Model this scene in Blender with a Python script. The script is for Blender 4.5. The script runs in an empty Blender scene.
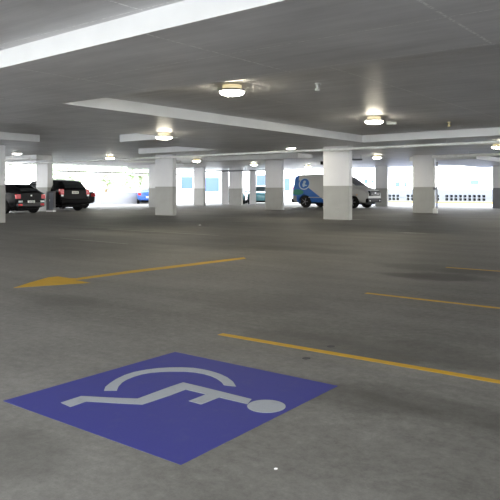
import bpy, bmesh, math, random
from mathutils import Vector, Matrix
random.seed(7)
S = bpy.context.scene
COL = S.collection
# ------------------------------------------------------------------ camera, light, exposure
FPX, HOR, EYE = 638.0, 191.0, 1.0
cam_d = bpy.data.cameras.new('camera'); cam = bpy.data.objects.new('camera', cam_d); COL.objects.link(cam)
cam_d.sensor_fit = 'HORIZONTAL'; cam_d.sensor_width = 36.0; cam_d.lens = FPX/500*36.0
cam_d.shift_y = -(250-HOR)/500.0; cam_d.clip_end = 600
cam.location = (0, 0, EYE); cam.rotation_euler = (math.radians(90), 0, 0)
S.camera = cam
world = bpy.data.worlds.new('sky'); S.world = world; world.use_nodes = True
wn = world.node_tree; wn.nodes.clear()
wo = wn.nodes.new('ShaderNodeOutputWorld'); wb = wn.nodes.new('ShaderNodeBackground')
wtc = wn.nodes.new('ShaderNodeTexCoord'); wsx = wn.nodes.new('ShaderNodeSeparateXYZ'); wr = wn.nodes.new('ShaderNodeValToRGB')
wr.color_ramp.elements[0].position = 0.0; wr.color_ramp.elements[0].color = (1.0, 0.99, 0.95, 1)
wr.color_ramp.elements[1].position = 0.6; wr.color_ramp.elements[1].color = (0.84, 0.90, 1.0, 1)
wn.links.new(wtc.outputs['Generated'], wsx.inputs[0]); wn.links.new(wsx.outputs['Z'], wr.inputs[0])
wn.links.new(wr.outputs[0], wb.inputs[0]); wn.links.new(wb.outputs[0], wo.inputs[0])
wb.inputs[1].default_value = 2.6
S.view_settings.view_transform = 'Standard'; S.view_settings.look = 'None'
S.view_settings.exposure = 2.15; S.view_settings.gamma = 1.0; S.view_settings.use_curve_mapping = False
LAMP_E = 26.0

# ------------------------------------------------------------------ grid of the building: u along the bay lines, v across them
ANG = math.radians(-37.5)
CU, SU = math.cos(ANG), math.sin(ANG)
def W(u, v, z=0.0): return Vector((CU*u - SU*v, SU*u + CU*v, z))
def UV(x, y): return (CU*x + SU*y, -SU*x + CU*y)
def G(px, py):                                   # a point of the ground
    d = EYE/(py-HOR); return ((px-250)*d, FPX*d)
SOF, SLAB = 2.44, 2.645

# ------------------------------------------------------------------ materials
def mat(name, col, rough=0.6, metal=0.0, emit=None, es=0.0, spec=0.5, noise=None, coat=0.0, trans=0.0):
    m = bpy.data.materials.new(name); m.use_nodes = True
    nt = m.node_tree; b = nt.nodes['Principled BSDF']
    b.inputs['Base Color'].default_value = (*col, 1); b.inputs['Roughness'].default_value = rough
    b.inputs['Metallic'].default_value = metal; b.inputs['Specular IOR Level'].default_value = spec
    b.inputs['Coat Weight'].default_value = coat; b.inputs['Transmission Weight'].default_value = trans
    if emit: b.inputs['Emission Color'].default_value = (*emit, 1); b.inputs['Emission Strength'].default_value = es
    if noise:
        sc, amt = noise
        tc = nt.nodes.new('ShaderNodeTexCoord'); n = nt.nodes.new('ShaderNodeTexNoise')
        n.inputs['Scale'].default_value = sc; n.inputs['Detail'].default_value = 6
        mp = nt.nodes.new('ShaderNodeMapRange'); mp.inputs[1].default_value = .3; mp.inputs[2].default_value = .7
        mp.inputs[3].default_value = 1-amt; mp.inputs[4].default_value = 1+amt
        mx = nt.nodes.new('ShaderNodeVectorMath'); mx.operation = 'SCALE'; mx.inputs[0].default_value = col
        nt.links.new(tc.outputs['Object'], n.inputs['Vector']); nt.links.new(n.outputs['Fac'], mp.inputs[0])
        nt.links.new(mp.outputs[0], mx.inputs['Scale']); nt.links.new(mx.outputs[0], b.inputs['Base Color'])
    return m
class N:                                         # small node-expression helper
    def __init__(s, nt): s.nt = nt
    def m(s, op, a, b=None, c=None):
        n = s.nt.nodes.new('ShaderNodeMath'); n.operation = op
        for i, q in enumerate((a, b, c)):
            if q is None: continue
            if hasattr(q, 'links') or hasattr(q, 'is_linked'): s.nt.links.new(q, n.inputs[i])
            else: n.inputs[i].default_value = q
        return n.outputs[0]
    def step(s, a, lo, hi):
        n = s.nt.nodes.new('ShaderNodeMapRange'); n.interpolation_type = 'SMOOTHSTEP'
        s.nt.links.new(a, n.inputs[0]); n.inputs[1].default_value = lo; n.inputs[2].default_value = hi
        return n.outputs[0]
    def mix(s, f, a, b):
        n = s.nt.nodes.new('ShaderNodeMix'); n.data_type = 'RGBA'
        if hasattr(f, 'is_linked'): s.nt.links.new(f, n.inputs[0])
        else: n.inputs[0].default_value = f
        for k, q in ((6, a), (7, b)):
            if hasattr(q, 'is_linked'): s.nt.links.new(q, n.inputs[k])
            else: n.inputs[k].default_value = (*q, 1)
        return n.outputs[2]
    def noise(s, vec, sc, det=5, ro=.55):
        n = s.nt.nodes.new('ShaderNodeTexNoise'); s.nt.links.new(vec, n.inputs['Vector'])
        n.inputs['Scale'].default_value = sc; n.inputs['Detail'].default_value = det; n.inputs['Roughness'].default_value = ro
        return n.outputs['Fac']
    def mapping(s, vec, scale=(1,1,1), rot=0.0, loc=(0,0,0)):
        n = s.nt.nodes.new('ShaderNodeMapping'); s.nt.links.new(vec, n.inputs[0])
        n.inputs['Scale'].default_value = scale; n.inputs['Rotation'].default_value = (0,0,rot); n.inputs['Location'].default_value = loc
        return n.outputs[0]

def floor_material():
    m = bpy.data.materials.new('worn_concrete'); m.use_nodes = True; nt = m.node_tree; b = nt.nodes['Principled BSDF']; e = N(nt)
    tc = nt.nodes.new('ShaderNodeTexCoord').outputs['Object']      # floor object is in u,v axes
    big = e.noise(tc, .35, 4); mid = e.noise(tc, 2.2, 6, .65); fine = e.noise(tc, 17, 9, .85); grit = e.noise(tc, 75, 3, .8)
    drag = e.noise(e.mapping(tc, (.35, 2.2, 1)), .9, 5, .6)
    f = e.m('ADD', e.m('MULTIPLY', big, .22), e.m('MULTIPLY', mid, .20))
    f = e.m('ADD', f, e.m('MULTIPLY', fine, .40)); f = e.m('ADD', f, e.m('MULTIPLY', drag, .18))
    r = nt.nodes.new('ShaderNodeValToRGB'); nt.links.new(f, r.inputs[0])
    r.color_ramp.elements[0].position = .425; r.color_ramp.elements[0].color = (.076, .073, .064, 1)
    r.color_ramp.elements[1].position = .575; r.color_ramp.elements[1].color = (.160, .155, .140, 1)
    col = e.mix(e.m('MULTIPLY', e.step(grit, .50, .66), .6), r.outputs[0], (.11, .105, .09))
    # oil stains with shapes of their own
    sx = nt.nodes.new('ShaderNodeSeparateXYZ'); nt.links.new(tc, sx.inputs[0]); U, V = sx.outputs[0], sx.outputs[1]
    for (px, py, ru, rv, a) in ((440, 277, .55, .36, .55), (408, 275, .40, .2, .35), (432, 268, .9, .4, .3), (470, 272, .5, .3, .35), (330, 345, .9, .22, .3), (405, 350, .7, .3, .28),
                                (130, 231, 2.2, .55, .4), (60, 300, .5, .3, .2), (250, 300, .8, .5, .18), (20, 455, .35, .2, .3), (330, 392, .8, .16, .3), (430, 405, .7, .16, .25),
                                (310, 250, 1.6, .5, .25), (200, 245, 1.8, .4, .25)):
        su, sv = UV(*G(px, py))
        du = e.m('DIVIDE', e.m('SUBTRACT', U, su), ru); dv = e.m('DIVIDE', e.m('SUBTRACT', V, sv), rv)
        d = e.m('SQRT', e.m('ADD', e.m('MULTIPLY', du, du), e.m('MULTIPLY', dv, dv)))
        d = e.m('ADD', d, e.m('MULTIPLY', e.m('SUBTRACT', mid, .5), 1.3))
        k = e.m('MULTIPLY', e.m('SUBTRACT', 1.0, e.step(d, .55, 1.2)), min(.95, a*1.25))
        col = e.mix(k, col, (.030, .028, .022))
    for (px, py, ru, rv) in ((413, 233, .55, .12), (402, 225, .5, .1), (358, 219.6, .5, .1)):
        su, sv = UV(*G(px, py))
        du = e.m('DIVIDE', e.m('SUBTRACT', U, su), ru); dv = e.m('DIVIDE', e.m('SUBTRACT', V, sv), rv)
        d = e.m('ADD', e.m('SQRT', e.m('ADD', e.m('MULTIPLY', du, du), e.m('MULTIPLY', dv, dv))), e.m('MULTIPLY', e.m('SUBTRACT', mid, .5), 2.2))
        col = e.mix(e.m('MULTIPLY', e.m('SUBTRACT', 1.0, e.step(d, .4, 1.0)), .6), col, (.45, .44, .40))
    nt.links.new(col, b.inputs['Base Color'])
    rg = nt.nodes.new('ShaderNodeMapRange'); nt.links.new(mid, rg.inputs[0]); rg.inputs[3].default_value = .55; rg.inputs[4].default_value = .78
    nt.links.new(rg.outputs[0], b.inputs['Roughness']); b.inputs['Specular IOR Level'].default_value = .22
    bp = nt.nodes.new('ShaderNodeBump'); bp.inputs['Strength'].default_value = .12; bp.inputs['Distance'].default_value = .01
    nt.links.new(fine, bp.inputs['Height']); nt.links.new(bp.outputs[0], b.inputs['Normal'])
    return m
def ceiling_material():
    m = bpy.data.materials.new('painted_soffit'); m.use_nodes = True; nt = m.node_tree; b = nt.nodes['Principled BSDF']; e = N(nt)
    tc = nt.nodes.new('ShaderNodeTexCoord').outputs['Object']
    n1 = e.noise(tc, .8, 5); n2 = e.noise(e.mapping(tc, (.5, 5, 1)), 1.4, 5, .6); n3 = e.noise(tc, 30, 4)
    f = e.m('ADD', e.m('MULTIPLY', n1, .5), e.m('MULTIPLY', n2, .5))
    r = nt.nodes.new('ShaderNodeValToRGB'); nt.links.new(f, r.inputs[0])
    r.color_ramp.elements[0].position = .35; r.color_ramp.elements[0].color = (.50, .488, .490, 1)
    r.color_ramp.elements[1].position = .65; r.color_ramp.elements[1].color = (.72, .706, .710, 1)
    # formwork sheet joints
    sx = nt.nodes.new('ShaderNodeSeparateXYZ'); nt.links.new(tc, sx.inputs[0])
    def joint(c, per, off):
        q = e.m('ABSOLUTE', e.m('SUBTRACT', e.m('FRACT', e.m('ADD', e.m('DIVIDE', c, per), off)), .5))
        return e.m('SUBTRACT', 1.0, e.step(q, .003, .009))
    j = e.m('MAXIMUM', joint(sx.outputs[0], 2.4, .3), joint(sx.outputs[1], 1.2, .18))
    j = e.m('MULTIPLY', j, e.m('MULTIPLY', e.step(n3, .40, .6), .8))
    col = e.mix(j, r.outputs[0], (.92, .92, .90))
    pits = e.step(e.noise(tc, 60, 2), .70, .76)
    col = e.mix(e.m('MULTIPLY', pits, .4), col, (.7, .7, .68))
    nt.links.new(col, b.inputs['Base Color'])
    rg = nt.nodes.new('ShaderNodeMapRange'); nt.links.new(n2, rg.inputs[0]); rg.inputs[3].default_value = .34; rg.inputs[4].default_value = .54
    nt.links.new(rg.outputs[0], b.inputs['Roughness']); b.inputs['Specular IOR Level'].default_value = .5
    return m
def paint_material(name, c, worn, amt=.35):
    m = bpy.data.materials.new(name); m.use_nodes = True; nt = m.node_tree; b = nt.nodes['Principled BSDF']; e = N(nt)
    tc = nt.nodes.new('ShaderNodeTexCoord').outputs['Object']
    a = e.step(e.noise(tc, 9, 6, .7), .50, .78); g = e.step(e.noise(tc, 70, 4, .7), .55, .75)
    col = e.mix(e.m('MULTIPLY', e.m('MAXIMUM', a, g), amt), c, worn)
    nt.links.new(col, b.inputs['Base Color']); b.inputs['Roughness'].default_value = .65; b.inputs['Specular IOR Level'].default_value = .15
    return m
M_floor = floor_material(); M_ceil = ceiling_material()
M_blue = paint_material('blue_floor_paint', (.031, .033, .158), (.052, .055, .145), .55)
M_sym = paint_material('white_floor_paint', (.235, .25, .265), (.15, .155, .165), .6)
M_yel = paint_material('yellow_floor_paint', (.37, .22, .016), (.20, .15, .05), .55)
M_fade = paint_material('faded_floor_paint', (.23, .23, .205), (.13, .127, .11), .95)
M_white = mat('white_wall_paint', (.64, .64, .65), .55, noise=(1.5, .05))
M_dado = mat('grey_wall_paint', (.31, .31, .29), .55, noise=(2.5, .06))
M_dark = mat('dark_grey_paint', (.16, .165, .18), .5, noise=(2, .06))
M_band = mat('beam_paint', (.70, .70, .69), .6, noise=(1.2, .06))
M_galv = mat('galvanised_pipe', (.80, .80, .78), .5, .0, noise=(6, .08))
M_lampm = mat('lamp_rim_metal', (.30, .29, .26), .4, .4)
M_diff = mat('lamp_diffuser', (.9, .88, .8), .4, emit=(1, .93, .74), es=LAMP_E)
M_collar = mat('lamp_collar_glow', (.9, .85, .7), .4, emit=(1, .80, .35), es=.12)  # faint yellow emission stands in for lamplight on the ceiling above the rim
M_diffd = mat('lamp_diffuser_dim', (.9, .9, .88), .4, emit=(1, .97, .9), es=2.0)
M_plast = mat('white_plastic', (.55, .55, .53), .4)
M_black = mat('black_plastic', (.006, .006, .007), .5, spec=.06)
M_rub = mat('tyre_rubber', (.010, .010, .010), .8, spec=.1, noise=(20, .1))
M_rim = mat('alloy_rim', (.14, .14, .15), .3, .8)
M_glass = mat('car_glass', (.015, .02, .022), .06, spec=.8)
M_red = mat('tail_lamp_red', (.55, .015, .02), .15, spec=.3)
M_clear = mat('clear_lamp', (.50, .50, .51), .12, spec=.8)
M_amber = mat('amber_lamp', (.8, .3, .05), .15)
M_plate = mat('number_plate', (.75, .75, .70), .4)
M_char = mat('plate_ink', (.03, .03, .08), .5)
M_chrome = mat('chrome', (.7, .7, .7), .12, 1.0)
M_out = mat('outdoor_concrete', (.60, .60, .58), .8, noise=(.4, .08))
M_outw = mat('outdoor_render', (.80, .80, .80), .8, noise=(.3, .04))
M_bglass = mat('blue_glazing', (.045, .085, .20), .25, spec=.5)
M_leaf = mat('tree_leaves', (.42, .52, .34), .8, noise=(3, .35))
M_bark = mat('tree_bark', (.20, .14, .09), .9, noise=(5, .2))
M_frame = mat('window_frame_paint', (.50, .52, .52), .5)

# ------------------------------------------------------------------ mesh helpers
def box(bm, x0, x1, y0, y1, z0, z1, mi=0, bev=0.0):
    vs = [bm.verts.new((x, y, z)) for z in (z0, z1) for y in (y0, y1) for x in (x0, x1)]
    fs = [(0,2,3,1), (4,5,7,6), (0,1,5,4), (2,6,7,3), (0,4,6,2), (1,3,7,5)]
    out = []
    for f in fs:
        q = bm.faces.new([vs[i] for i in f]); q.material_index = mi; out.append(q)
    if bev:
        es = list({e for f in out for e in f.edges})
        bmesh.ops.bevel(bm, geom=es, offset=bev, segments=2, affect='EDGES', profile=.5)
def lathe(bm, prof, seg=32, axis='z', c=(0,0,0), mi=0):
    rings = []
    for r, h in prof:
        ring = []
        for i in range(seg):
            a = 2*math.pi*i/seg; p = (r*math.cos(a), r*math.sin(a), h)
            if axis == 'y': p = (p[0], p[2], p[1])
            if axis == 'x': p = (p[2], p[0], p[1])
            ring.append(bm.verts.new((p[0]+c[0], p[1]+c[1], p[2]+c[2])))
        rings.append(ring)
    for a, b in zip(rings, rings[1:]):
        for i in range(seg):
            f = bm.faces.new((a[i], a[(i+1)%seg], b[(i+1)%seg], b[i])); f.material_index = mi
    for ring in (rings[0], rings[-1]):
        f = bm.faces.new(ring); f.material_index = mi
def tube(bm, p, q, r, seg=12, mi=0):
    p, q = Vector(p), Vector(q); d = (q-p); L = d.length
    mt = Matrix.Translation(p) @ d.to_track_quat('Z', 'Y').to_matrix().to_4x4()
    a = [bm.verts.new(mt @ Vector((r*math.cos(2*math.pi*i/seg), r*math.sin(2*math.pi*i/seg), 0))) for i in range(seg)]
    b = [bm.verts.new(mt @ Vector((r*math.cos(2*math.pi*i/seg), r*math.sin(2*math.pi*i/seg), L))) for i in range(seg)]
    for i in range(seg): bm.faces.new((a[i], a[(i+1)%seg], b[(i+1)%seg], b[i])).material_index = mi
    bm.faces.new(a).material_index = mi; bm.faces.new(b).material_index = mi
def prism(bm, pts, z0, z1, mi=0):
    a = [bm.verts.new((x, y, z0)) for x, y in pts]; b = [bm.verts.new((x, y, z1)) for x, y in pts]
    n = len(pts)
    bm.faces.new(a).material_index = mi; bm.faces.new(b).material_index = mi
    for i in range(n): bm.faces.new((a[i], a[(i+1)%n], b[(i+1)%n], b[i])).material_index = mi
def obj(name, bm, mats, parent=None, loc=None, rz=None, smooth=False):
    bmesh.ops.recalc_face_normals(bm, faces=bm.faces[:])
    me = bpy.data.meshes.new(name); bm.to_mesh(me); bm.free()
    for m in (mats if isinstance(mats, (list, tuple)) else [mats]): me.materials.append(m)
    if smooth:
        for p in me.polygons: p.use_smooth = True
        me.set_sharp_from_angle(angle=math.radians(32))
    o = bpy.data.objects.new(name, me); COL.objects.link(o)
    if parent: o.parent = parent
    if loc is not None: o.location = loc
    if rz is not None: o.rotation_euler = (0, 0, rz)
    return o
def tag(o, label, cat, group=None, kind=None):
    o['label'] = label; o['category'] = cat
    if group: o['group'] = group
    if kind: o['kind'] = kind
    return o
def struct(name, bm, m, uv=True):
    o = obj(name, bm, m, rz=ANG if uv else None); o['kind'] = 'structure'; return o
def empty(name, loc, rz=0.0):
    o = bpy.data.objects.new(name, None); COL.objects.link(o); o.location = loc; o.rotation_euler = (0, 0, rz)
    o.empty_display_size = .1; return o
def B(): return bmesh.new()

# ------------------------------------------------------------------ the setting
U0, U1, V0, V1 = -33.5, 18.0, -1.9, 41.0
bm = B(); box(bm, -38.0, 26, -6, 50.6, -.25, 0); struct('floor', bm, M_floor)
bm = B(); box(bm, -160, 140, -120, 200, -.40, -.26); g = struct('ground', bm, M_out)
bm = B(); box(bm, U0, U1, V0, V1, SLAB, 2.95); struct('ceiling', bm, M_ceil)
bands = [(U0, U1, 3.98, 6.45),            # wide shallow band across the near ceiling
         (-12.0, -8.85, 6.45, 12.5),      # band running away over the pillar rows
         (-14.4, -8.85, 12.5, 17.0),
         (-18.5, 12.0, 17.0, 17.95),
         (-22.0, -16.3, 8.2, 11.1),
         (-30.5, -25.2, 17.0, 17.8),
         (-12.6, -9.4, 29.0, 40.0),
         (-20.5, -15.2, 23.2, 24.4),
         (-31.5, -26.5, 28.0, 29.0)]
for i, (a, b_, c, d) in enumerate(bands):
    bm = B()
    if i == 0: prism(bm, [(a, c-.041*(a+2.72)), (b_, c-.041*(b_+2.72)), (b_, d), (a, d)], SOF, SLAB)
    else: box(bm, a, b_, c, d, SOF, SLAB)
    for f in bm.faces:
        f.normal_update()
        if abs(f.normal.z) < .5: f.material_index = 1
    struct('trim_%d' % (i+1), bm, [M_ceil, M_band])
def ceil_z(u, v):
    for a, b_, c, d in bands:
        if a <= u <= b_ and c <= v <= d: return SOF
    return SLAB
# perimeter walls beyond the slab edge
def wall(name, a, b_, c, d, z0, z1, m=M_outw):
    bm = B(); box(bm, a, b_, c, d, z0, z1); return struct(name, bm, m)
wall('wall_left', -38.3, -38.05, 8, 36.6, 0, .92, mat('low_wall_paint', (.30, .30, .31), .8))
bm = B()
for v in (26.1, 28.3, 30.5, 32.7, 34.9):
    box(bm, -38.24, -38.12, v-.05, v+.05, .92, 2.3)
box(bm, -38.26, -38.10, 24, 35.6, 2.3, 2.42)
o = struct('window_1', bm, M_frame)
wall('wall_far', -38.0, -24.0, 46.0, 46.25, 0, 1.0, M_outw)
# right-hand parapet with pairs of ventilation blocks, yellow kerb in front
bm = B()
P0, P1 = -27.0, 6.0
box(bm, P0, P1, 51, 51.25, 0, .22); box(bm, P0, P1, 51, 51.25, .68, 1.15)
box(bm, P0, P1, 51, 51.25, .42, .48)
holes = []
for g0, n in ((-26.3, 9), (-22.4, 8), (-19.05, 9), (-15.0, 9), (-11.0, 9), (-7.0, 9), (-3.0, 9)):
    for k in range(n): holes.append((g0+k*.37, g0+k*.37+.25))
prev = P0
for a, b_ in holes:
    box(bm, prev, a, 51, 51.25, .22, .68); prev = b_
box(bm, prev, P1, 51, 51.25, .22, .68)
struct('wall_right', bm, mat('parapet_paint', (.17, .185, .20), .8))
bm = B(); box(bm, P0, P1, 51.26, 51.32, .15, .75); struct('wall_right_hole_shade', bm, M_black)  # black sheet added behind the vent holes, stands in for their shade
bm = B(); box(bm, P0, P1, 50.6, 50.98, 0.0, .12, bev=.01); struct('trim_21', bm, mat('kerb_yellow', (.40, .30, .07), .6))
bm = B(); box(bm, -24, 4, 41.4, 50.5, .0, .012)
struct('trim_22', bm, mat('pale_blue_deck_paint', (.085, .11, .19), .6))

# ------------------------------------------------------------------ floor markings
def marking(name, pts, m, z=.0, h=.003, px=True):
    q = [UV(*G(*p)) for p in pts] if px else pts
    cu = sum(p[0] for p in q)/len(q); cv = sum(p[1] for p in q)/len(q)
    bm = B(); prism(bm, [(a-cu, b_-cv) for a, b_ in q], 0, h)
    bmesh.ops.triangulate(bm, faces=[f for f in bm.faces if len(f.verts) > 4])
    return obj(name, bm, m, loc=W(cu, cv, z), rz=ANG)
sq = [UV(*G(*p)) for p in ((3, 401), (175, 352), (338, 386), (181, 465))]
park = empty('accessible_bay_marking', W(sum(p[0] for p in sq)/4, sum(p[1] for p in sq)/4, 0), ANG)
tag(park, 'purple-blue painted square with a white wheelchair symbol on the concrete floor', 'floor marking')
c0 = park.location
def sub_mark(name, pts, m, z0, z1):
    q = []
    for p in pts:
        a, b_ = UV(*G(*p)); cu, cv = UV(c0.x, c0.y); q.append((a-cu, b_-cv))
    bm = B(); prism(bm, q, z0, z1); bmesh.ops.triangulate(bm, faces=[f for f in bm.faces if len(f.verts) > 4])
    return obj(name, bm, m, parent=park)
sub_mark('blue_square', ((3, 401), (175, 352), (338, 386), (181, 465)), M_blue, 0, .001)
sub_mark('seated_figure', ((60.8,403),(81.2,396.3),(107.6,397.7),(137.6,398.9),(170,387),(183.2,382.6),(215,390.3),(251.6,399.4),(247.5,404.4),
    (219.2,397.7),(201.2,404.7),(188.7,401.3),(206,394.6),(185.6,389.8),(170,395.8),(142.4,404.9),(86,401.8),(70.4,407.3)), M_sym, .001, .002)
sub_mark('wheel_arc', ((104,391),(105.5,387),(110,383.4),(116,379.4),(124.4,375.4),(134,372.2),(146,369.9),(158,368.4),(170,367.7),(182,367.6),(194,368.2),(202,369.4),(210.8,371.3),
    (220,374.2),(227.6,377.8),(233,382),(236,386.7),(224,385.6),(221.5,382.3),(216.8,379),(211,376.3),(203.6,374.2),(194,372.6),(184.4,371.8),(170,371.8),(160,372.2),(150.8,373),(142,374.6),(134,377),(127,379.8),(122,382.8),(118.6,386.5),(116.7,391)), M_sym, .001, .002)
hx, hy = G(266.4, 406.4); hp = []
for i in range(36):
    a = 2*math.pi*i/36; X, Y = hx+.089*math.cos(a), hy+.089*math.sin(a); d = EYE
    hp.append((250+FPX*X/Y, HOR+FPX/Y))
sub_mark('head_disc', hp, M_sym, .001, .0022)
def uline(name, p, q, wd, m, label, cat, group=None):     # straight painted line between two picture points
    a, b_ = Vector((*G(*p), 0)), Vector((*G(*q), 0)); d = (b_-a); L = d.length; mid = (a+b_)/2
    bm = B(); box(bm, -L/2, L/2, -wd/2, wd/2, 0, .001)
    o = obj(name, bm, m, loc=(mid.x, mid.y, 0), rz=math.atan2(d.y, d.x)); tag(o, label, cat, group); return o
gl = 'yellow bay lines'
def bayline(v, u0, u1, label):
    bm = B(); box(bm, (u0-u1)/2, (u1-u0)/2, -.045, .045, 0, .003)
    o = obj('bay_line', bm, M_yel, loc=W((u0+u1)/2, v, 0), rz=ANG); tag(o, label, 'floor marking', gl)
uline('bay_line', (220, 334), (540, 388.8), .062, M_yel, 'yellow painted bay line nearest the wheelchair symbol', 'floor marking', gl)
uline('bay_line', (366, 293), (560, 315), .065, M_yel, 'yellow painted bay line behind the nearest one, second of three on the right', 'floor marking', gl)
uline('bay_line', (446, 267.3), (600, 278.4), .07, M_yel, 'thin yellow painted bay line farthest away, beyond the dark oil stain', 'floor marking', gl)
ar = empty('direction_arrow', (*G(120, 273.5), 0), 0)
tag(ar, 'long yellow painted arrow on the floor pointing towards the left', 'floor marking')
def am(name, pts, z):
    q = [(G(*p)[0]-ar.location.x, G(*p)[1]-ar.location.y) for p in pts]
    bm = B(); prism(bm, q, z, z+.001); bmesh.ops.triangulate(bm, faces=[f for f in bm.faces if len(f.verts) > 4]); obj(name, bm, M_yel, parent=ar)
am('arrow_head', ((13,288),(30,282.5),(48.1,277.4),(58,276.4),(70,278.2),(78,278.3),(76,280.2),(90.5,282.8),(52,285.4)), 0)
am('arrow_shaft', ((77.6,277.9),(130,270.7),(190,263.6),(244,257.2),(246,258.7),(192,265.6),(130,273.1),(77,280)), .0002)
uline('faded_bay_line', (108, 229), (219, 235.4), .07, M_fade, 'faded pale line on the floor in front of the pillar by the aisle', 'floor marking', 'faded pale lines')
uline('faded_bay_line', (60, 238), (128, 244), .06, M_fade, 'short faded pale line on the floor, nearer the camera on the left', 'floor marking', 'faded pale lines')

# ------------------------------------------------------------------ pillars
def pillar(px0, px1, py, label, wide=None, thick=.22, bott=None, name='concrete_pillar', ledge=False, top=SOF, dado=M_dado):
    # px0..px1 span of the broad -v face, py its foot
    Z = FPX*EYE/(py-HOR); Xc = ((px0+px1)/2-250)*Z/FPX
    b_ = Vector((Xc, Z)).normalized(); fac = CU*b_.y - SU*b_.x*1.0
    fac = abs(math.cos(ANG)*b_.y + math.sin(-ANG)*b_.x)
    L = wide or (px1-px0)*Z/FPX/fac*1.0*(b_.y)
    ends = [W(k*L/2, j*thick)+Vector((Xc, Z, 0)) for k in (-1, 1) for j in (0, 1)]
    top = min(ceil_z(*UV(e_.x, e_.y)) for e_ in ends)
    root = empty(name, (Xc, Z, 0), ANG)
    bm = B(); box(bm, -L/2, L/2, 0, thick, 0, 1.18, bev=.008); obj('dado', bm, dado, parent=root)
    bm = B(); box(bm, -L/2, L/2, 0, thick, 1.18, top, bev=.008); obj('shaft', bm, M_white, parent=root)
    tag(root, label, 'pillar', 'painted pillars'); return root, L
def uvc(o): return UV(o.location.x, o.location.y)
pA, LA = pillar(323, 349, 219.6, 'broad white and grey pillar standing in front of the middle of the van')
pB, LB = pillar(155, 172.6, 215.3, 'white and grey pillar alone left of centre, lamp above its left side')
pC, LC = pillar(412.5, 433.6, 213.0, 'white and grey pillar at the left of the wide bright opening, conduit on its edge')
pD, LD = pillar(265, 281.5, 209.8, 'white and grey pillar just left of the tail of the van')
pE, LE = pillar(36, 47.5, 211.3, 'white pillar between the dark hatchback and the black four-wheel drive', thick=.3)
pF, LF = pillar(229, 241, 205.3, 'small far pillar between two partly hidden cars at the back', top=SLAB)
pG, LG = pillar(193.5, 203.5, 205.3, 'small far pillar between the two blue glazed openings', top=SLAB)
pH, LH = pillar(375, 387, 206.3, 'far pillar just beyond the nose of the van', top=SLAB)
pI, LI = pillar(148.5, 161, 207.2, 'grey-looking pillar half hidden behind the one left of centre', top=SLAB)
pJ, LJ = pillar(492.5, 506, 208.4, 'pillar with dark grey lower half at the right edge, beside the wide opening', top=SLAB, dado=M_dark)
pK, LK = pillar(-14, -1.0, 222.5, 'nearest pillar on the left, cut by the edge of the picture', top=SOF)
# wall slabs / posts at the slab edge
def post(px0, px1, Z, z1, label, m=M_white, th=.15, z0=0.0, name='edge_post'):
    w = (px1-px0)*Z/FPX; X = ((px0+px1)/2-250)*Z/FPX
    bm = B(); box(bm, -w/2, w/2, 0, th, z0, z1, bev=.01)
    o = obj(name, bm, m, loc=(X, Z, 0)); tag(o, label, 'post', 'posts at the slab edge'); return o
post(221.5, 228.6, 47.5, 2.6, 'white wall panel just left of the small far pillar at the back')
post(249.5, 256, 47.5, 2.6, 'white wall panel left of the teal car at the back')
post(75.8, 77.6, 44.5, 2.6, 'thin white post rising behind the black four-wheel drive')
post(96.5, 99.5, 44.0, 2.6, 'white post at the left end of the windowed wall')
post(289.5, 292, 52.5, 2.3, 'slim white post behind the tail of the van')
# mark on the pillar in front of the van
bm = B(); box(bm, -.09, .09, -.012, 0, -.09, .09, bev=.004); box(bm, -.055, .055, -.018, -.012, -.055, .055)
d = empty('tmp', (0,0,0)); bpy.data.objects.remove(d)
ep = obj('wall_socket_cover', bm, M_dado, loc=pA.matrix_basis @ Vector((.06, 0, .33)), rz=ANG); tag(ep, 'small square cover plate low on the broad pillar in front of the van', 'cover plate')
# conduit on the pillar left of the wide opening
cc = empty('conduit', pC.matrix_basis @ Vector((LC/2, 0, 0)), ANG)
tag(cc, 'grey vertical conduit with white foot box on the pillar by the wide opening', 'conduit')
bm = B(); tube(bm, (.06, -.05, .2), (.06, -.05, 2.15), .028); obj('pipe', bm, M_galv, parent=cc, smooth=True)
bm = B(); tube(bm, (.17, -.05, .1), (.17, -.05, 2.3), .035); obj('pipe', bm, M_dark, parent=cc, smooth=True)
bm = B(); box(bm, 0, .2, -.12, 0.0, .0, .22, bev=.01); obj('foot_box', bm, M_plast, parent=cc)
bm = B(); box(bm, .0, .14, -.1, 0.0, 1.05, 1.17, bev=.01); obj('switch_box', bm, M_dark, parent=cc)
# grey cabinet by the pillar between the two dark cars
Xc, Z = (51-250)*30.9/FPX, 30.9
cb = empty('utility_cabinet', (Xc, Z, 0), math.radians(-12))
tag(cb, 'dark grey upright cabinet at the foot of the pillar between the dark cars', 'cabinet')
bm = B(); box(bm, -.20, .20, -.1, .1, .06, .98, bev=.015); obj('body', bm, M_dark, parent=cb)
bm = B(); box(bm, -.03, .17, -.115, -.1, .12, .92, bev=.005); dr = obj('door', bm, mat('cabinet_door_paint', (.24, .26, .31), .4), parent=cb)
bm = B(); box(bm, -.01, .01, -.14, -.115, .5, .6, bev=.003); obj('handle', bm, M_galv, parent=dr)
bm = B(); box(bm, -.17, .20, -.16, .1, 0, .06, bev=.01); obj('plinth', bm, M_white, parent=cb)

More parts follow.
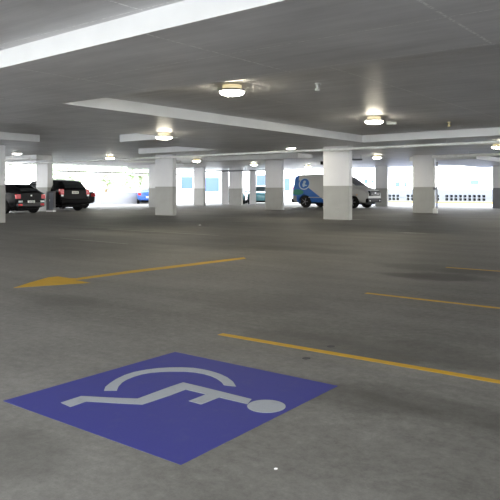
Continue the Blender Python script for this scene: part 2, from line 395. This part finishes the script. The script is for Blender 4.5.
# ------------------------------------------------------------------ pipes under the ceiling
def pipe(p, q, r, label, m=M_galv, hang=True, name='ceiling_pipe'):
    p, q = Vector(p), Vector(q); root = empty(name, p)
    bm = B(); tube(bm, (0,0,0), q-p, r, 14); obj('pipe', bm, m, parent=root, smooth=True)
    if hang:
        n = max(2, int((q-p).length/3))
        for k in range(n):
            t = (k+.5)/n; c = (q-p)*t
            bm = B(); lathe(bm, [(r*1.25, -.02), (r*1.25, .02)], 14, 'z'); 
            tube(bm, (0,0,r*.8), (0,0,ceil_z(*(UV(p.x+c.x, p.y+c.y)))-p.z-c.z), .008, 6)
            obj('hanger', bm, m, parent=root, loc=c)
    tag(root, label, 'pipe', 'pipes under the ceiling'); return root
zc = SOF-.095
pipe(W(-29.5, 18.25, zc), W(10, 17.9, zc), .040, 'long grey pipe crossing the whole picture just in front of the pillars')
pipe(W(-10.1, 25.6, SOF-.02), W(2, 25.0, SOF-.02), .06, 'grey pipe running right from the pillar by the wide opening')
pipe(W(-33.5, 24, 2.24), W(-33.5, 38, 2.24), .045, 'thin brownish pipe along the windowed side, far left', mat('brown_pipe', (.33, .28, .22), .5))
pipe(W(-32, 33.4, 2.36), W(-24, 33.4, 2.36), .045, 'short dark pipe above the two far glazed openings', M_dark)
pipe(W(-27.2, 14.6, 2.32), W(-22.5, 14.9, 2.30), .04, 'short pale pipe above the dark hatchback')
# hanging clearance bars seen edge on
for px0, px1, py, Z, lab in ((125, 181, 162.3, 31.5, 'thin hanging light tray behind the pillar left of centre'), (75, 96, 168.6, 41.0, 'small hanging light tray above the black four-wheel drive'),
                             (352, 362, 160.3, 29.0, 'short dark hanging tray right of the broad pillar')):
    X0, X1 = (px0-250)*Z/FPX, (px1-250)*Z/FPX; zz = EYE+(HOR-py)*Z/FPX
    bm = B(); box(bm, -(X1-X0)/2, (X1-X0)/2, -.08, .08, 0, .07, bev=.008)
    for s in (-.8, .8):
        x = s*(X1-X0)/2; mx_ = ceil_z(*UV((X0+X1)/2, Z))
        tube(bm, (x, 0, .07), (x, 0, SLAB-zz-.002 if mx_ == SLAB else SOF-zz-.002), .008, 6)
    o = obj('hanging_light_tray', bm, M_dark if px0 > 300 else M_galv, loc=((X0+X1)/2, Z, zz)); tag(o, lab, 'light tray', 'hanging light trays')

# ------------------------------------------------------------------ lamps
def on_ceiling(px, py, drop):
    z = SLAB
    for _ in range(4):
        Z = FPX*(z-drop-EYE)/(HOR-py); X = (px-250)*Z/FPX
        z = ceil_z(*UV(X, Z))
    return Vector((X, Z, z))
lamps = [(232, 93.2, 'round lit lamp nearest the camera, on the ceiling above centre left', 1), (374, 122.3, 'round lit lamp right of centre with a small white box beside it', 1),
         (164, 138, 'round lit lamp above the pillar left of centre', 1), (110, 158.5, 'round lit lamp above the black four-wheel drive side windows', 1),
         (196.5, 161.3, 'small lit lamp between the pillar left of centre and the far ones', 1), (254, 165, 'small lit lamp left of the pillar near the van tail', 1),
         (290.5, 148, 'lit lamp above the van tail, in front of the pipe', 1), (308, 167, 'small lit lamp just above the van roof', 1),
         (377, 158, 'lit lamp above the nose of the van', 1), (497.5, 147.5, 'lit lamp at the right edge above the wide opening', 1),
         (17, 154, 'unlit-looking pale lamp at the left edge above the dark hatchback', 0)]
def lamp(lit):
    root = empty('ceiling_lamp', (0,0,0))
    bm = B(); lathe(bm, [(.15, -.002), (.15, -.065)], 32); obj('collar', bm, M_collar if lit else M_plast, parent=root, smooth=True)
    bm = B(); lathe(bm, [(.17, -.065), (.205, -.068), (.212, -.085), (.205, -.10), (.17, -.10)], 36); obj('rim', bm, M_lampm, parent=root, smooth=True)
    bm = B(); lathe(bm, [(.192, -.10), (.188, -.118), (.165, -.138), (.12, -.15), (.05, -.156), (.01, -.157)], 36); obj('diffuser', bm, M_diff if lit else M_diffd, parent=root, smooth=True)
    return root
base_lamp = lamp(1)
for i, (px, py, lab, lit) in enumerate(lamps):
    if not lit: r_ = lamp(0)
    elif i == 0: r_ = base_lamp
    else:
        r_ = base_lamp.copy(); COL.objects.link(r_)
        for ch in list(base_lamp.children):
            c = ch.copy(); COL.objects.link(c); c.parent = r_
    r_.location = on_ceiling(px, py, .12); tag(r_, lab, 'lamp', 'round ceiling lamps')
p = on_ceiling(391, 124, .05)
bm = B(); box(bm, -.12, .12, -.06, .06, -.07, 0, bev=.01); o = obj('junction_box', bm, M_plast, loc=p, rz=0); tag(o, 'small white box on the ceiling beside the right-hand lamp', 'junction box')
def sprinkler(px, py, lab, m):
    r_ = empty('ceiling_sensor', on_ceiling(px, py, .06)); tag(r_, lab, 'sensor', 'small ceiling sensors')
    bm = B(); lathe(bm, [(.045, 0), (.045, -.02), (.02, -.03), (.02, -.07)], 16); obj('base', bm, m, parent=r_, smooth=True)
    bm = B(); lathe(bm, [(.03, -.07), (.042, -.085), (.035, -.11), (.01, -.12)], 16); obj('head', bm, m, parent=r_, smooth=True)
sprinkler(317.5, 87.5, 'small white sensor hanging from the ceiling between the two near lamps', M_plast)
sprinkler(449, 124.5, 'tiny pale sensor on the ceiling right of the lit lamp', mat('brass', (.7, .6, .35), .4))
# small black speaker on the side of the broad pillar
q = pA.matrix_basis @ Vector((-LA/2-.002, .1, 2.0))
bm = B(); box(bm, -.14, 0, -.06, .06, -.06, .06, bev=.012); o = obj('security_camera', bm, M_black, loc=q, rz=ANG); tag(o, 'small black box mounted high on the left side of the broad pillar', 'camera')

# ------------------------------------------------------------------ vehicles
def lerp(a, b_, t): return a+(b_-a)*t
class Body:
    # stations: x, w(half width), zb, zbelt, zroof, wr(half width of roof)
    def __init__(s, st): s.st = st
    def at(s, x):
        st = s.st
        for a, b_ in zip(st, st[1:]):
            if a[0] <= x <= b_[0]:
                t = (x-a[0])/(b_[0]-a[0]); return tuple(lerp(p, q, t) for p, q in zip(a, b_))
        return st[-1] if x > st[-1][0] else st[0]
    def ring(s, q):
        x, w, zb, ze, zr, wr = q
        k = max(.02, min(.12, zr-ze)) 
        half = [(w*.80, zb), (w*.96, zb+.07), (w, zb+.22), (w*1.005, lerp(zb, ze, .62)), (w*.975, ze), (lerp(w*.975, wr, .5), lerp(ze, zr-k*.5, .52)), (wr, zr-k*.5), (wr-.07, zr-.012), (wr-.2, zr)]
        return [(x, y, z) for y, z in half] + [(x, 0, zr+.015)] + [(x, -y, z) for y, z in reversed(half)] + [(x, 0, zb)]
    def side(s, x, z):
        pts = s.ring(s.at(x))[:9]
        for a, b_ in zip(pts, pts[1:]):
            if a[2] <= z <= b_[2]+1e-6 and b_[2] > a[2]: return lerp(a[1], b_[1], (z-a[2])/(b_[2]-a[2]))
        return pts[4][1]
    def top(s, x, t):
        q = s.at(x); wr = q[5]; return Vector((x, t*(wr-.07), lerp(q[4]+.015, q[4]-.012, abs(t))))
def side_patch(bd, xs_low, xs_top, z0f, z1f, sgn, off=.008, n=8, k=5):
    bm = B(); grid = []
    for i in range(n+1):
        col = []
        for j in range(k+1):
            t, r_ = i/n, j/k
            x = lerp(lerp(xs_low[0], xs_low[1], t), lerp(xs_top[0], xs_top[1], t), r_)
            q = bd.at(x); z = lerp(z0f(q), z1f(q), r_)
            y = bd.side(x, z)+off; col.append(bm.verts.new((x, sgn*y, z)))
        grid.append(col)
    for i in range(n):
        for j in range(k): bm.faces.new((grid[i][j], grid[i+1][j], grid[i+1][j+1], grid[i][j+1]))
    return bm
def top_patch(bd, xa, xb, ta, tb, off=.01, n=8):
    bm = B(); grid = []
    for i in range(n+1):
        x = lerp(xa, xb, i/n); w = lerp(ta, tb, i/n)
        d = (bd.top(x+.01, 0)-bd.top(x-.01, 0)); nrm = Vector((-d.z, 0, d.x)).normalized()*off
        grid.append([bm.verts.new(bd.top(x, w*(j/6-1/2)*2)+nrm) for j in range(7)])
    for i in range(n):
        for j in range(6): bm.faces.new((grid[i][j], grid[i+1][j], grid[i+1][j+1], grid[i][j+1]))
    return bm
def wheel(parent, x, y, r, sgn):
    w = empty('wheel', (x, y, r)); w.parent = parent
    bm = B(); lathe(bm, [(r*.66, -.10), (r*.95, -.10), (r, -.07), (r, .07), (r*.95, .10), (r*.66, .10)], 32, 'y'); obj('tyre', bm, M_rub, parent=w, smooth=True)
    bm = B(); lathe(bm, [(r*.66, sgn*.06), (r*.62, sgn*.10), (r*.56, sgn*.075), (r*.2, sgn*.07), (r*.15, sgn*.10), (r*.02, sgn*.105)], 32, 'y')
    for k in range(5):
        a = 2*math.pi*k/5; c, s_ = math.cos(a), math.sin(a)
        tube(bm, (c*r*.1, sgn*.09, s_*r*.1), (c*r*.6, sgn*.09, s_*r*.6), r*.07, 6)
    obj('rim', bm, M_rim, parent=w, smooth=True)
def flatbox(name, parent, m, c, s, rz=0.0, bev=.012, ry=0.0):
    bm = B(); box(bm, -s[0]/2, s[0]/2, -s[1]/2, s[1]/2, -s[2]/2, s[2]/2, bev=bev)
    o = obj(name, bm, m, parent=parent, loc=c); o.rotation_euler = (0, ry, rz); return o
def build_car(name, st, paint, loc, rz, wheels, r, glass_sides, rear_glass, wind, tail, plate_z, label, cat, group, plastic_low=True, sidetrim=None, bumper_m=None, plate=True):
    root = empty(name, loc, rz); tag(root, label, cat, group)
    bd = Body(st)
    # refine stations for a rounder form
    xs = sorted(set([q[0] for q in st] + [lerp(a[0], b_[0], t) for a, b_ in zip(st, st[1:]) for t in (.33, .66) if b_[0]-a[0] > .12]))
    bm = B(); rings = [[bm.verts.new(p) for p in bd.ring(bd.at(x))] for x in xs]
    n = len(rings[0])
    for a, b_ in zip(rings, rings[1:]):
        for i in range(n): bm.faces.new((a[i], a[(i+1)%n], b_[(i+1)%n], b_[i]))
    bm.faces.new(rings[0]); bm.faces.new(rings[-1])
    bmesh.ops.recalc_face_normals(bm, faces=bm.faces[:])
    me = bpy.data.meshes.new('t'); bm.to_mesh(me); bm.free(); body = bpy.data.objects.new('t', me); COL.objects.link(body)
    cb_ = B()
    for x in wheels:
        for s_ in (-1, 1):
            y = s_*(bd.at(x)[1]); lathe(cb_, [(r*1.16, y-.26), (r*1.16, y+.26)], 32, 'y', c=(x, 0, r))
    bmesh.ops.recalc_face_normals(cb_, faces=cb_.faces[:])
    mc = bpy.data.meshes.new('c'); cb_.to_mesh(mc); cb_.free(); cut = bpy.data.objects.new('c', mc); COL.objects.link(cut)
    md = body.modifiers.new('b', 'BOOLEAN'); md.operation = 'DIFFERENCE'; md.object = cut; md.solver = 'EXACT'
    dg = bpy.context.evaluated_depsgraph_get(); me2 = bpy.data.meshes.new_from_object(body.evaluated_get(dg))
    bpy.data.objects.remove(body); bpy.data.objects.remove(cut)
    me2.materials.clear(); me2.materials.append(paint)
    for p in me2.polygons: p.use_smooth = True
    me2.set_sharp_from_angle(angle=math.radians(28))
    bo = bpy.data.objects.new('body', me2); COL.objects.link(bo); bo.parent = root
    for x in wheels:
        for s_ in (-1, 1): wheel(root, x, s_*(bd.at(x)[1]-.10), r, s_)
    # dark underbody
    L = st[-1][0]; zb = min(q[2] for q in st)
    flatbox('underbody', root, M_black, (L/2, 0, zb+.02), (L*.9, st[2][1]*1.3, .16), bev=.02)
    for (a, b_, c, d) in glass_sides:
        for s_ in (-1, 1):
            bmw = side_patch(bd, (a, b_), (c, d), lambda q: q[3]+.035, lambda q: q[4]-.11, s_)
            obj('side_window', bmw, M_glass, parent=root, smooth=True)
    if rear_glass: obj('rear_window', top_patch(bd, *rear_glass), M_glass, parent=root, smooth=True)
    obj('windscreen', top_patch(bd, *wind), M_glass, parent=root, smooth=True)
    for x0, x1, z0, z1, y0, y1 in tail:           # rear lamps wrap round the corner
        for s_ in (-1, 1):
            flatbox('tail_lamp', root, M_red, ((x0+x1)/2, s_*(y0+y1)/2, (z0+z1)/2), (x1-x0, y1-y0, z1-z0), bev=.02)
    if plate:
        pt = flatbox('number_plate', root, M_plate, (st[0][0]-.012, 0, plate_z), (.02, .38, .12), bev=.004)
        for k, y in enumerate((-.13, -.08, -.03, .03, .08, .13)):
            flatbox('character', pt, M_char, (-.012, y, 0), (.004, .026, .06), bev=0)
    for s_ in (-1, 1):
        xw = glass_sides[-1][3]-.05 if glass_sides else L*.6
        z = bd.at(xw)[3]+.08; mr = flatbox('door_mirror', root, paint, (xw, s_*(bd.side(xw, z)+.10), z), (.12, .18, .13), bev=.03)
    return root, bd, bo

P_dark = mat('charcoal_car_paint', (.006, .006, .007), .3, spec=.09)
P_black = mat('black_car_paint', (.003, .003, .004), .3, spec=.09)
P_teal = mat('teal_car_paint', (.06, .22, .26), .25, .2, coat=.6)
P_blue = mat('blue_car_paint', (.03, .10, .36), .25, .2, coat=.6)
RZ_OUT = ANG+math.pi          # nose towards -u, tail towards the aisle
def squash(st, k): return [(x, w, zb, ze, ze+(zr-ze)*k, wr) for x, w, zb, ze, zr, wr in st]
# low dark hatchback at the left: tail to the aisle
hatch = [(0, .72, .34, .88, .90, .62), (.05, .80, .28, .90, .96, .64), (.22, .85, .24, .92, 1.14, .60), (.62, .88, .22, .92, 1.36, .60), (1.1, .89, .20, .92, 1.41, .62), (1.9, .89, .19, .92, 1.43, .63),
         (2.6, .89, .20, .92, 1.36, .60), (3.25, .88, .20, .90, .96, .66), (3.9, .84, .22, .80, .84, .66), (4.2, .66, .28, .62, .66, .5)]
root, bd, bo = build_car('hatchback_car', squash(hatch, .78), P_dark, W(-26.0, 17.1)*.957+Vector((.13, 0, 0)), RZ_OUT+math.radians(7), (.78, 3.35), .32,
    [(.75, 1.75, .95, 1.75), (1.83, 2.95, 1.83, 2.5)], (.10, .58, .86, .80), (2.64, 3.2, .9, .98),
    [(-.012, .16, .66, .86, .56, .80)], .52, 'dark charcoal low hatchback parked tail out at the far left', 'car', 'parked cars')
flatbox('bumper', root, mat('grey_bumper', (.03, .03, .032), .35, spec=.2), (.02, 0, .40), (.10, 1.5, .20), bev=.04)
for s_ in (-1, 1):
    flatbox('reflector', root, M_red, (-.035, s_*.60, .40), (.012, .20, .09), bev=.004)
    flatbox('fog_lamp', root, M_clear, (-.037, s_*.60, .54), (.012, .22, .08), bev=.004)
    flatbox('door_handle', root, M_chrome, (1.85, s_*(bd.side(1.85, .80)+.012), .80), (.17, .03, .03), bev=.006)
flatbox('roof_spoiler', root, P_dark, (.50, 0, 1.275), (.30, 1.2, .035), bev=.012)
flatbox('badge', root, M_galv, (-.012, 0, .80), (.02, .07, .06), bev=.02)
# tall black four-wheel drive
suv = [(0, .78, .42, 1.02, 1.05, .70), (.05, .86, .34, 1.05, 1.12, .72), (.18, .90, .30, 1.06, 1.36, .68), (.42, .92, .28, 1.06, 1.60, .66), (.9, .92, .27, 1.05, 1.66, .68), (1.9, .92, .26, 1.04, 1.69, .69),
       (2.7, .92, .26, 1.03, 1.62, .66), (3.45, .91, .27, 1.02, 1.10, .72), (4.2, .88, .30, .94, .98, .72), (4.55, .72, .36, .78, .82, .58)]
root, bd, bo = build_car('four_wheel_drive_car', squash(suv, .82), P_black, W(-27.0, 20.48)*.965, RZ_OUT, (.88, 3.6), .36,
    [(.55, 1.15, .75, 1.15), (1.23, 2.0, 1.23, 2.0), (2.08, 3.15, 2.08, 2.6)], (.07, .40, .88, .82), (2.74, 3.38, .9, .98),
    [(-.012, .16, .82, 1.10, .66, .87)], .93, 'tall black four-wheel drive parked tail out beside the cabinet and pillar', 'car', 'parked cars')
flatbox('bumper', root, M_black, (.01, 0, .50), (.14, 1.68, .22), bev=.05)
for s_ in (-1, 1):
    bm = B(); tube(bm, (.9, s_*.60, 1.60), (2.4, s_*.60, 1.62), .016, 8); tube(bm, (.95, s_*.60, 1.53), (.95, s_*.60, 1.60), .014, 8); tube(bm, (2.35, s_*.60, 1.53), (2.35, s_*.60, 1.62), .014, 8)
    obj('roof_rail', bm, M_galv, parent=root, smooth=True)
    flatbox('door_handle', root, M_black, (2.0, s_*(bd.side(2.0, .92)+.012), .92), (.17, .03, .03), bev=.006)
    flatbox('reversing_lamp', root, M_clear, (-.015, s_*.765, .78), (.02, .12, .08), bev=.004)
# dark sedan mostly hidden behind it
sedan = [(0, .74, .36, .86, .90, .62), (.06, .82, .30, .92, .97, .66), (.75, .87, .24, .94, 1.02, .68), (1.35, .88, .22, .92, 1.36, .58), (2.3, .88, .21, .91, 1.42, .60), (2.9, .88, .21, .90, 1.34, .58),
         (3.6, .87, .22, .88, .94, .66), (4.3, .84, .24, .80, .84, .66), (4.6, .68, .30, .64, .68, .5)]
root, bd, bo = build_car('sedan_car', sedan, P_dark, W(-29.3, 23.0)+Vector((-.15, 0, 0)), RZ_OUT, (.95, 3.65), .32,
    [(1.3, 2.1, 1.5, 2.1), (2.18, 3.2, 2.18, 2.8)], (.80, 1.32, .95, .85), (2.95, 3.55, .9, .98), [(-.012, .14, .68, .86, .50, .80)], .55,
    'dark car showing only its right rear corner beyond the black four-wheel drive', 'car', 'parked cars')
# far cars at the slab edge
def far_car(px, Z, ang, paint, st, label, name='hatchback_car', wl=(.78, 3.35), r=.32):
    return build_car(name, st, paint, ((px-250)*Z/FPX, Z, 0), ang, wl, r, [(.75, 1.75, .95, 1.75), (1.83, 2.95, 1.83, 2.5)], (.10, .58, .86, .80), (2.64, 3.2, .9, .98),
        [(-.012, .16, .66, .86, .56, .80)], .52, label, 'car', 'parked cars')
far_car(237.5, 52.3, math.radians(-94), P_teal, hatch, 'dark car almost hidden behind the small far pillar')
far_car(264.5, 52.4, math.radians(-98), P_teal, hatch, 'teal hatchback half hidden behind the pillar near the van')
far_car(148.5, 49.5, math.radians(100), P_blue, hatch, 'small blue car at the far left edge of the deck, partly behind a pillar')

# the white delivery van
van = [(0, .84, .42, 1.08, 1.12, .80), (.04, .90, .36, 1.10, 1.40, .78), (.10, .93, .33, 1.10, 1.78, .76), (.28, .955, .30, 1.10, 1.90, .77), (1.2, .96, .28, 1.10, 1.94, .78), (2.6, .96, .28, 1.10, 1.94, .78), (3.1, .96, .28, 1.09, 1.90, .76),
       (3.5, .96, .28, 1.10, 1.74, .73), (4.30, .94, .29, 1.10, 1.26, .78), (4.62, .93, .30, 1.06, 1.17, .80), (4.94, .89, .32, .99, 1.07, .78), (5.08, .80, .36, .82, .88, .70)]
def van_paint():
    m = bpy.data.materials.new('van_livery'); m.use_nodes = True; nt = m.node_tree; b = nt.nodes['Principled BSDF']; e = N(nt)
    tc = nt.nodes.new('ShaderNodeTexCoord').outputs['Object']; sx = nt.nodes.new('ShaderNodeSeparateXYZ'); nt.links.new(tc, sx.inputs[0])
    X, Z = sx.outputs[0], sx.outputs[2]
    def ell(cx, cz, rx, rz_):
        a = e.m('DIVIDE', e.m('SUBTRACT', X, cx), rx); c = e.m('DIVIDE', e.m('SUBTRACT', Z, cz), rz_)
        return e.m('SQRT', e.m('ADD', e.m('MULTIPLY', a, a), e.m('MULTIPLY', c, c)))
    lt = lambda a, t: e.m('LESS_THAN', a, t); gt = lambda a, t: e.m('GREATER_THAN', a, t)
    white, blue, green = (.36, .36, .345), (.010, .085, .30), (.006, .13, .085)
    line = e.m('ADD', Z, e.m('MULTIPLY', X, .66))                    # diagonal edge of the swoosh
    k = e.m('MULTIPLY', lt(line, 1.98), lt(Z, 1.30))
    k = e.m('MAXIMUM', k, e.m('MULTIPLY', lt(X, .42), gt(Z, 1.15)))
    k = e.m('MAXIMUM', k, lt(ell(.55, 1.3, .5, .35), 1.0))
    col = e.mix(k, white, blue)
    col = e.mix(lt(ell(.40, .93, .44, .17), 1.0), col, green)
    col = e.mix(e.m('MULTIPLY', lt(X, .35), lt(Z, .72)), col, (.17, .17, .17))
    d = ell(.86, 1.44, .40, .36)
    col = e.mix(lt(d, 1.0), col, (.30, .38, .46)); col = e.mix(lt(d, .84), col, blue)
    # pale figure inside the disc
    fg = e.m('MAXIMUM', lt(ell(.86, 1.55, .10, .08), 1.0), lt(ell(.82, 1.38, .10, .14), 1.0)); fg = e.m('MAXIMUM', fg, lt(ell(.94, 1.34, .13, .04), 1.0))
    col = e.mix(fg, col, (.24, .34, .44))
    nt.links.new(col, b.inputs['Base Color']); b.inputs['Roughness'].default_value = .5; b.inputs['Specular IOR Level'].default_value = .3
    return m
van = [(x, w, zb, ze, zr+(.07 if zr > 1.5 else 0), wr) for x, w, zb, ze, zr, wr in van]
vr = W(-21.95, 33.45)+Vector((.20, 0, 0))
root, bd, bo = build_car('delivery_van', van, van_paint(), vr, ANG, (.95, 4.15), .36,
    [(3.12, 4.1, 3.12, 3.55)], None, (3.52, 4.24, .92, .99), [(-.012, .10, .78, 1.25, .70, .87)], .62,
    'white delivery van with a blue and green swoosh and round emblem behind the broad pillar', 'van', 'parked cars')
flatbox('rear_bumper', root, M_black, (.0, 0, .42), (.16, 1.80, .24), bev=.05)
flatbox('rear_window', root, M_glass, (.045, 0, 1.45), (.02, 1.2, .45), bev=.01, ry=math.radians(6))
flatbox('front_bumper', root, M_black, (5.03, 0, .46), (.18, 1.74, .26), bev=.06)
gr = flatbox('grille', root, M_black, (5.06, 0, .86), (.14, 1.30, .28), bev=.03)
for z in (-.07, .02): flatbox('grille_bar', gr, M_galv, (.072, 0, z), (.012, .98, .016), bev=.003)
for s_ in (-1, 1):
    flatbox('headlamp', root, M_clear, (4.86, s_*.80, .93), (.24, .14, .16), rz=-s_*.30, bev=.05)
    flatbox('fog_lamp', root, M_clear, (5.10, s_*.62, .44), (.06, .13, .08), bev=.02)
    flatbox('side_moulding', root, mat('grey_moulding', (.25, .25, .25), .5), (2.5, s_*.972, .62), (2.6, .02, .05), bev=.005)
    flatbox('door_handle', root, M_black, (3.05, s_*(bd.side(3.05, 1.0)+.012), 1.0), (.18, .03, .035), bev=.006)
    flatbox('indicator', root, M_amber, (4.45, s_*(bd.side(4.45, .78)+.006), .78), (.07, .02, .04), bev=.005)
flatbox('badge', root, M_chrome, (5.14, 0, .88), (.02, .14, .08), bev=.02)

# ------------------------------------------------------------------ outdoors beyond the deck
def building(px0, px1, Z, h, label, wins, depth=6.0, m=M_outw, rz=0.0):
    X0, X1 = (px0-250)*Z/FPX, (px1-250)*Z/FPX
    root = empty('building', ((X0+X1)/2, Z, -.26), rz); w = (X1-X0)/2
    bm = B(); box(bm, -w, w, 0, depth, 0, h+.26, bev=.03); box(bm, -w-.1, w+.1, -.15, depth+.1, h+.1, h+.4); obj('wall', bm, m, parent=root)
    for (a, b_, c, d) in wins:                    # picture columns and heights
        xa, xb = (a-250)*Z/FPX-(X0+X1)/2, (b_-250)*Z/FPX-(X0+X1)/2
        bm = B(); box(bm, xa, xb, -.06, 0, c+.26, d+.26, bev=.01); f = obj('window', bm, M_frame, parent=root)
        bm = B(); n = max(1, int((xb-xa)/1.3)); 
        for k in range(n):
            x0 = lerp(xa, xb, k/n)+.05; x1 = lerp(xa, xb, (k+1)/n)-.05
            box(bm, x0, x1, -.075, -.06, c+.32, d+.20)
        obj('pane', bm, M_bglass, parent=f)
    tag(root, label, 'building', 'pale buildings outside')
building(176, 230, 74, 7, 'pale building with blue glazing seen past the pillar left of centre', [(181, 193, 1.2, 2.7), (204.5, 219.5, .9, 2.6), (222, 227, .9, 2.6)])
building(276, 305, 76, 7, 'pale building with a blue window behind the pillar near the van tail', [(284, 290, 1.0, 2.6), (296, 301, 1.4, 2.7)])
building(243, 268, 78, 7, 'pale building with tall blue glazing behind the teal car', [(256, 266, 1.0, 3.0)])
building(352, 410, 88, 8, 'white building with small blue windows seen over the nose of the van', [(364, 368, 2.0, 2.7), (371, 374, 2.1, 2.5), (395, 400, 1.5, 2.3), (404, 407, 1.5, 2.3)])
building(430, 520, 92, 9, 'white building with one small pale window seen through the wide opening', [(470, 479, 1.9, 2.6)])
def canopy():
    root = empty('canopy', (17.5, 66, 0)); tag(root, 'long grey flat canopy seen through the wide opening', 'canopy')
    bm = B(); box(bm, -1.0, 10, -.5, 2.5, 3.05, 3.22, bev=.02); obj('roof', bm, M_galv, parent=root)
    for x in (-.7, 9.7):
        bm = B(); tube(bm, (x, 1, -.25), (x, 1, 3.05), .07, 10); obj('leg', bm, M_galv, parent=root, smooth=True)
canopy()
def tree(x, y, h, r, label, seed):
    rnd = random.Random(seed); root = empty('tree', (x, y, -.26)); tag(root, label, 'tree', 'trees outside')
    bm = B(); tube(bm, (0,0,0), (.1, 0, h*.5), .16, 10)
    for k in range(5):
        a = k*1.3; tube(bm, (.1, 0, h*.45), (r*.5*math.cos(a), r*.5*math.sin(a), h*.7), .06, 6)
    obj('trunk', bm, M_bark, parent=root)
    bm = B()
    for k in range(900):                          # leaves as small tilted quads filling a rounded crown
        d = Vector((rnd.gauss(0,1), rnd.gauss(0,1), rnd.gauss(0,1))).normalized()*rnd.random()**.4
        c = Vector((d.x*r, d.y*r, h*.64+d.z*h*.36)); s_ = .16+.12*rnd.random()
        a = Vector((rnd.gauss(0,1), rnd.gauss(0,1), rnd.gauss(0,1))).normalized(); b_ = a.orthogonal().normalized()
        bm.faces.new([bm.verts.new(c+a*s_), bm.verts.new(c+b_*s_*.6), bm.verts.new(c-a*s_), bm.verts.new(c-b_*s_*.6)])
    obj('crown', bm, M_leaf, parent=root)
tree(-13.6, 60, 4.5, 2.2, 'pale leafy tree seen through the windowed wall at left', 1)
tree(-10.2, 58, 4.2, 1.9, 'leafy tree standing behind the small blue car', 2)
tree(-18.5, 64, 5.0, 2.3, 'leafy tree left of the window mullions, beyond the far left edge', 3)
tree(-29, 70, 6.0, 3.0, 'broad tree seen above the dark hatchback', 4)
tree(-22.3, 72, 5.5, 2.6, 'bushy tree seen behind the black four-wheel drive', 5)
# small things lying on the floor
for px, py, lab, m_, r_ in ((276, 469, 'tiny white scrap on the bare concrete below the wheelchair symbol head', M_plast, .006), (200, 225.3, 'tiny pale scrap on the floor right of the pillar left of centre', M_plast, .03),
                            (331, 221, None, None, 0)):
    if not lab: continue
    x, y = G(px, py); bm = B()
    prism(bm, [(r_*math.cos(a)*(1+.3*math.sin(2.3*a)), r_*math.sin(a)*(.7+.2*math.cos(3*a))) for a in [k*.785 for k in range(8)]], 0, r_*.5)
    o = obj('paper_scrap', bm, m_, loc=(x, y, 0)); tag(o, lab, 'litter', 'scraps on the floor')
M_gum = mat('dried_gum', (.02, .02, .02), .7)
for px, py, lab in ((331, 346.5, 'small black gum spot just above the nearest yellow bay line'), (306.5, 358.5, 'small black gum spot just below the nearest yellow bay line')):
    x, y = G(px, py); bm = B()
    prism(bm, [(.022*math.cos(a)*(1+.3*math.sin(2.3*a)), .022*math.sin(a)*(1+.2*math.cos(3*a))) for a in [k*.52 for k in range(12)]], 0, .003)
    o = obj('gum_spot', bm, M_gum, loc=(x, y, 0)); tag(o, lab, 'gum spot', 'gum spots')
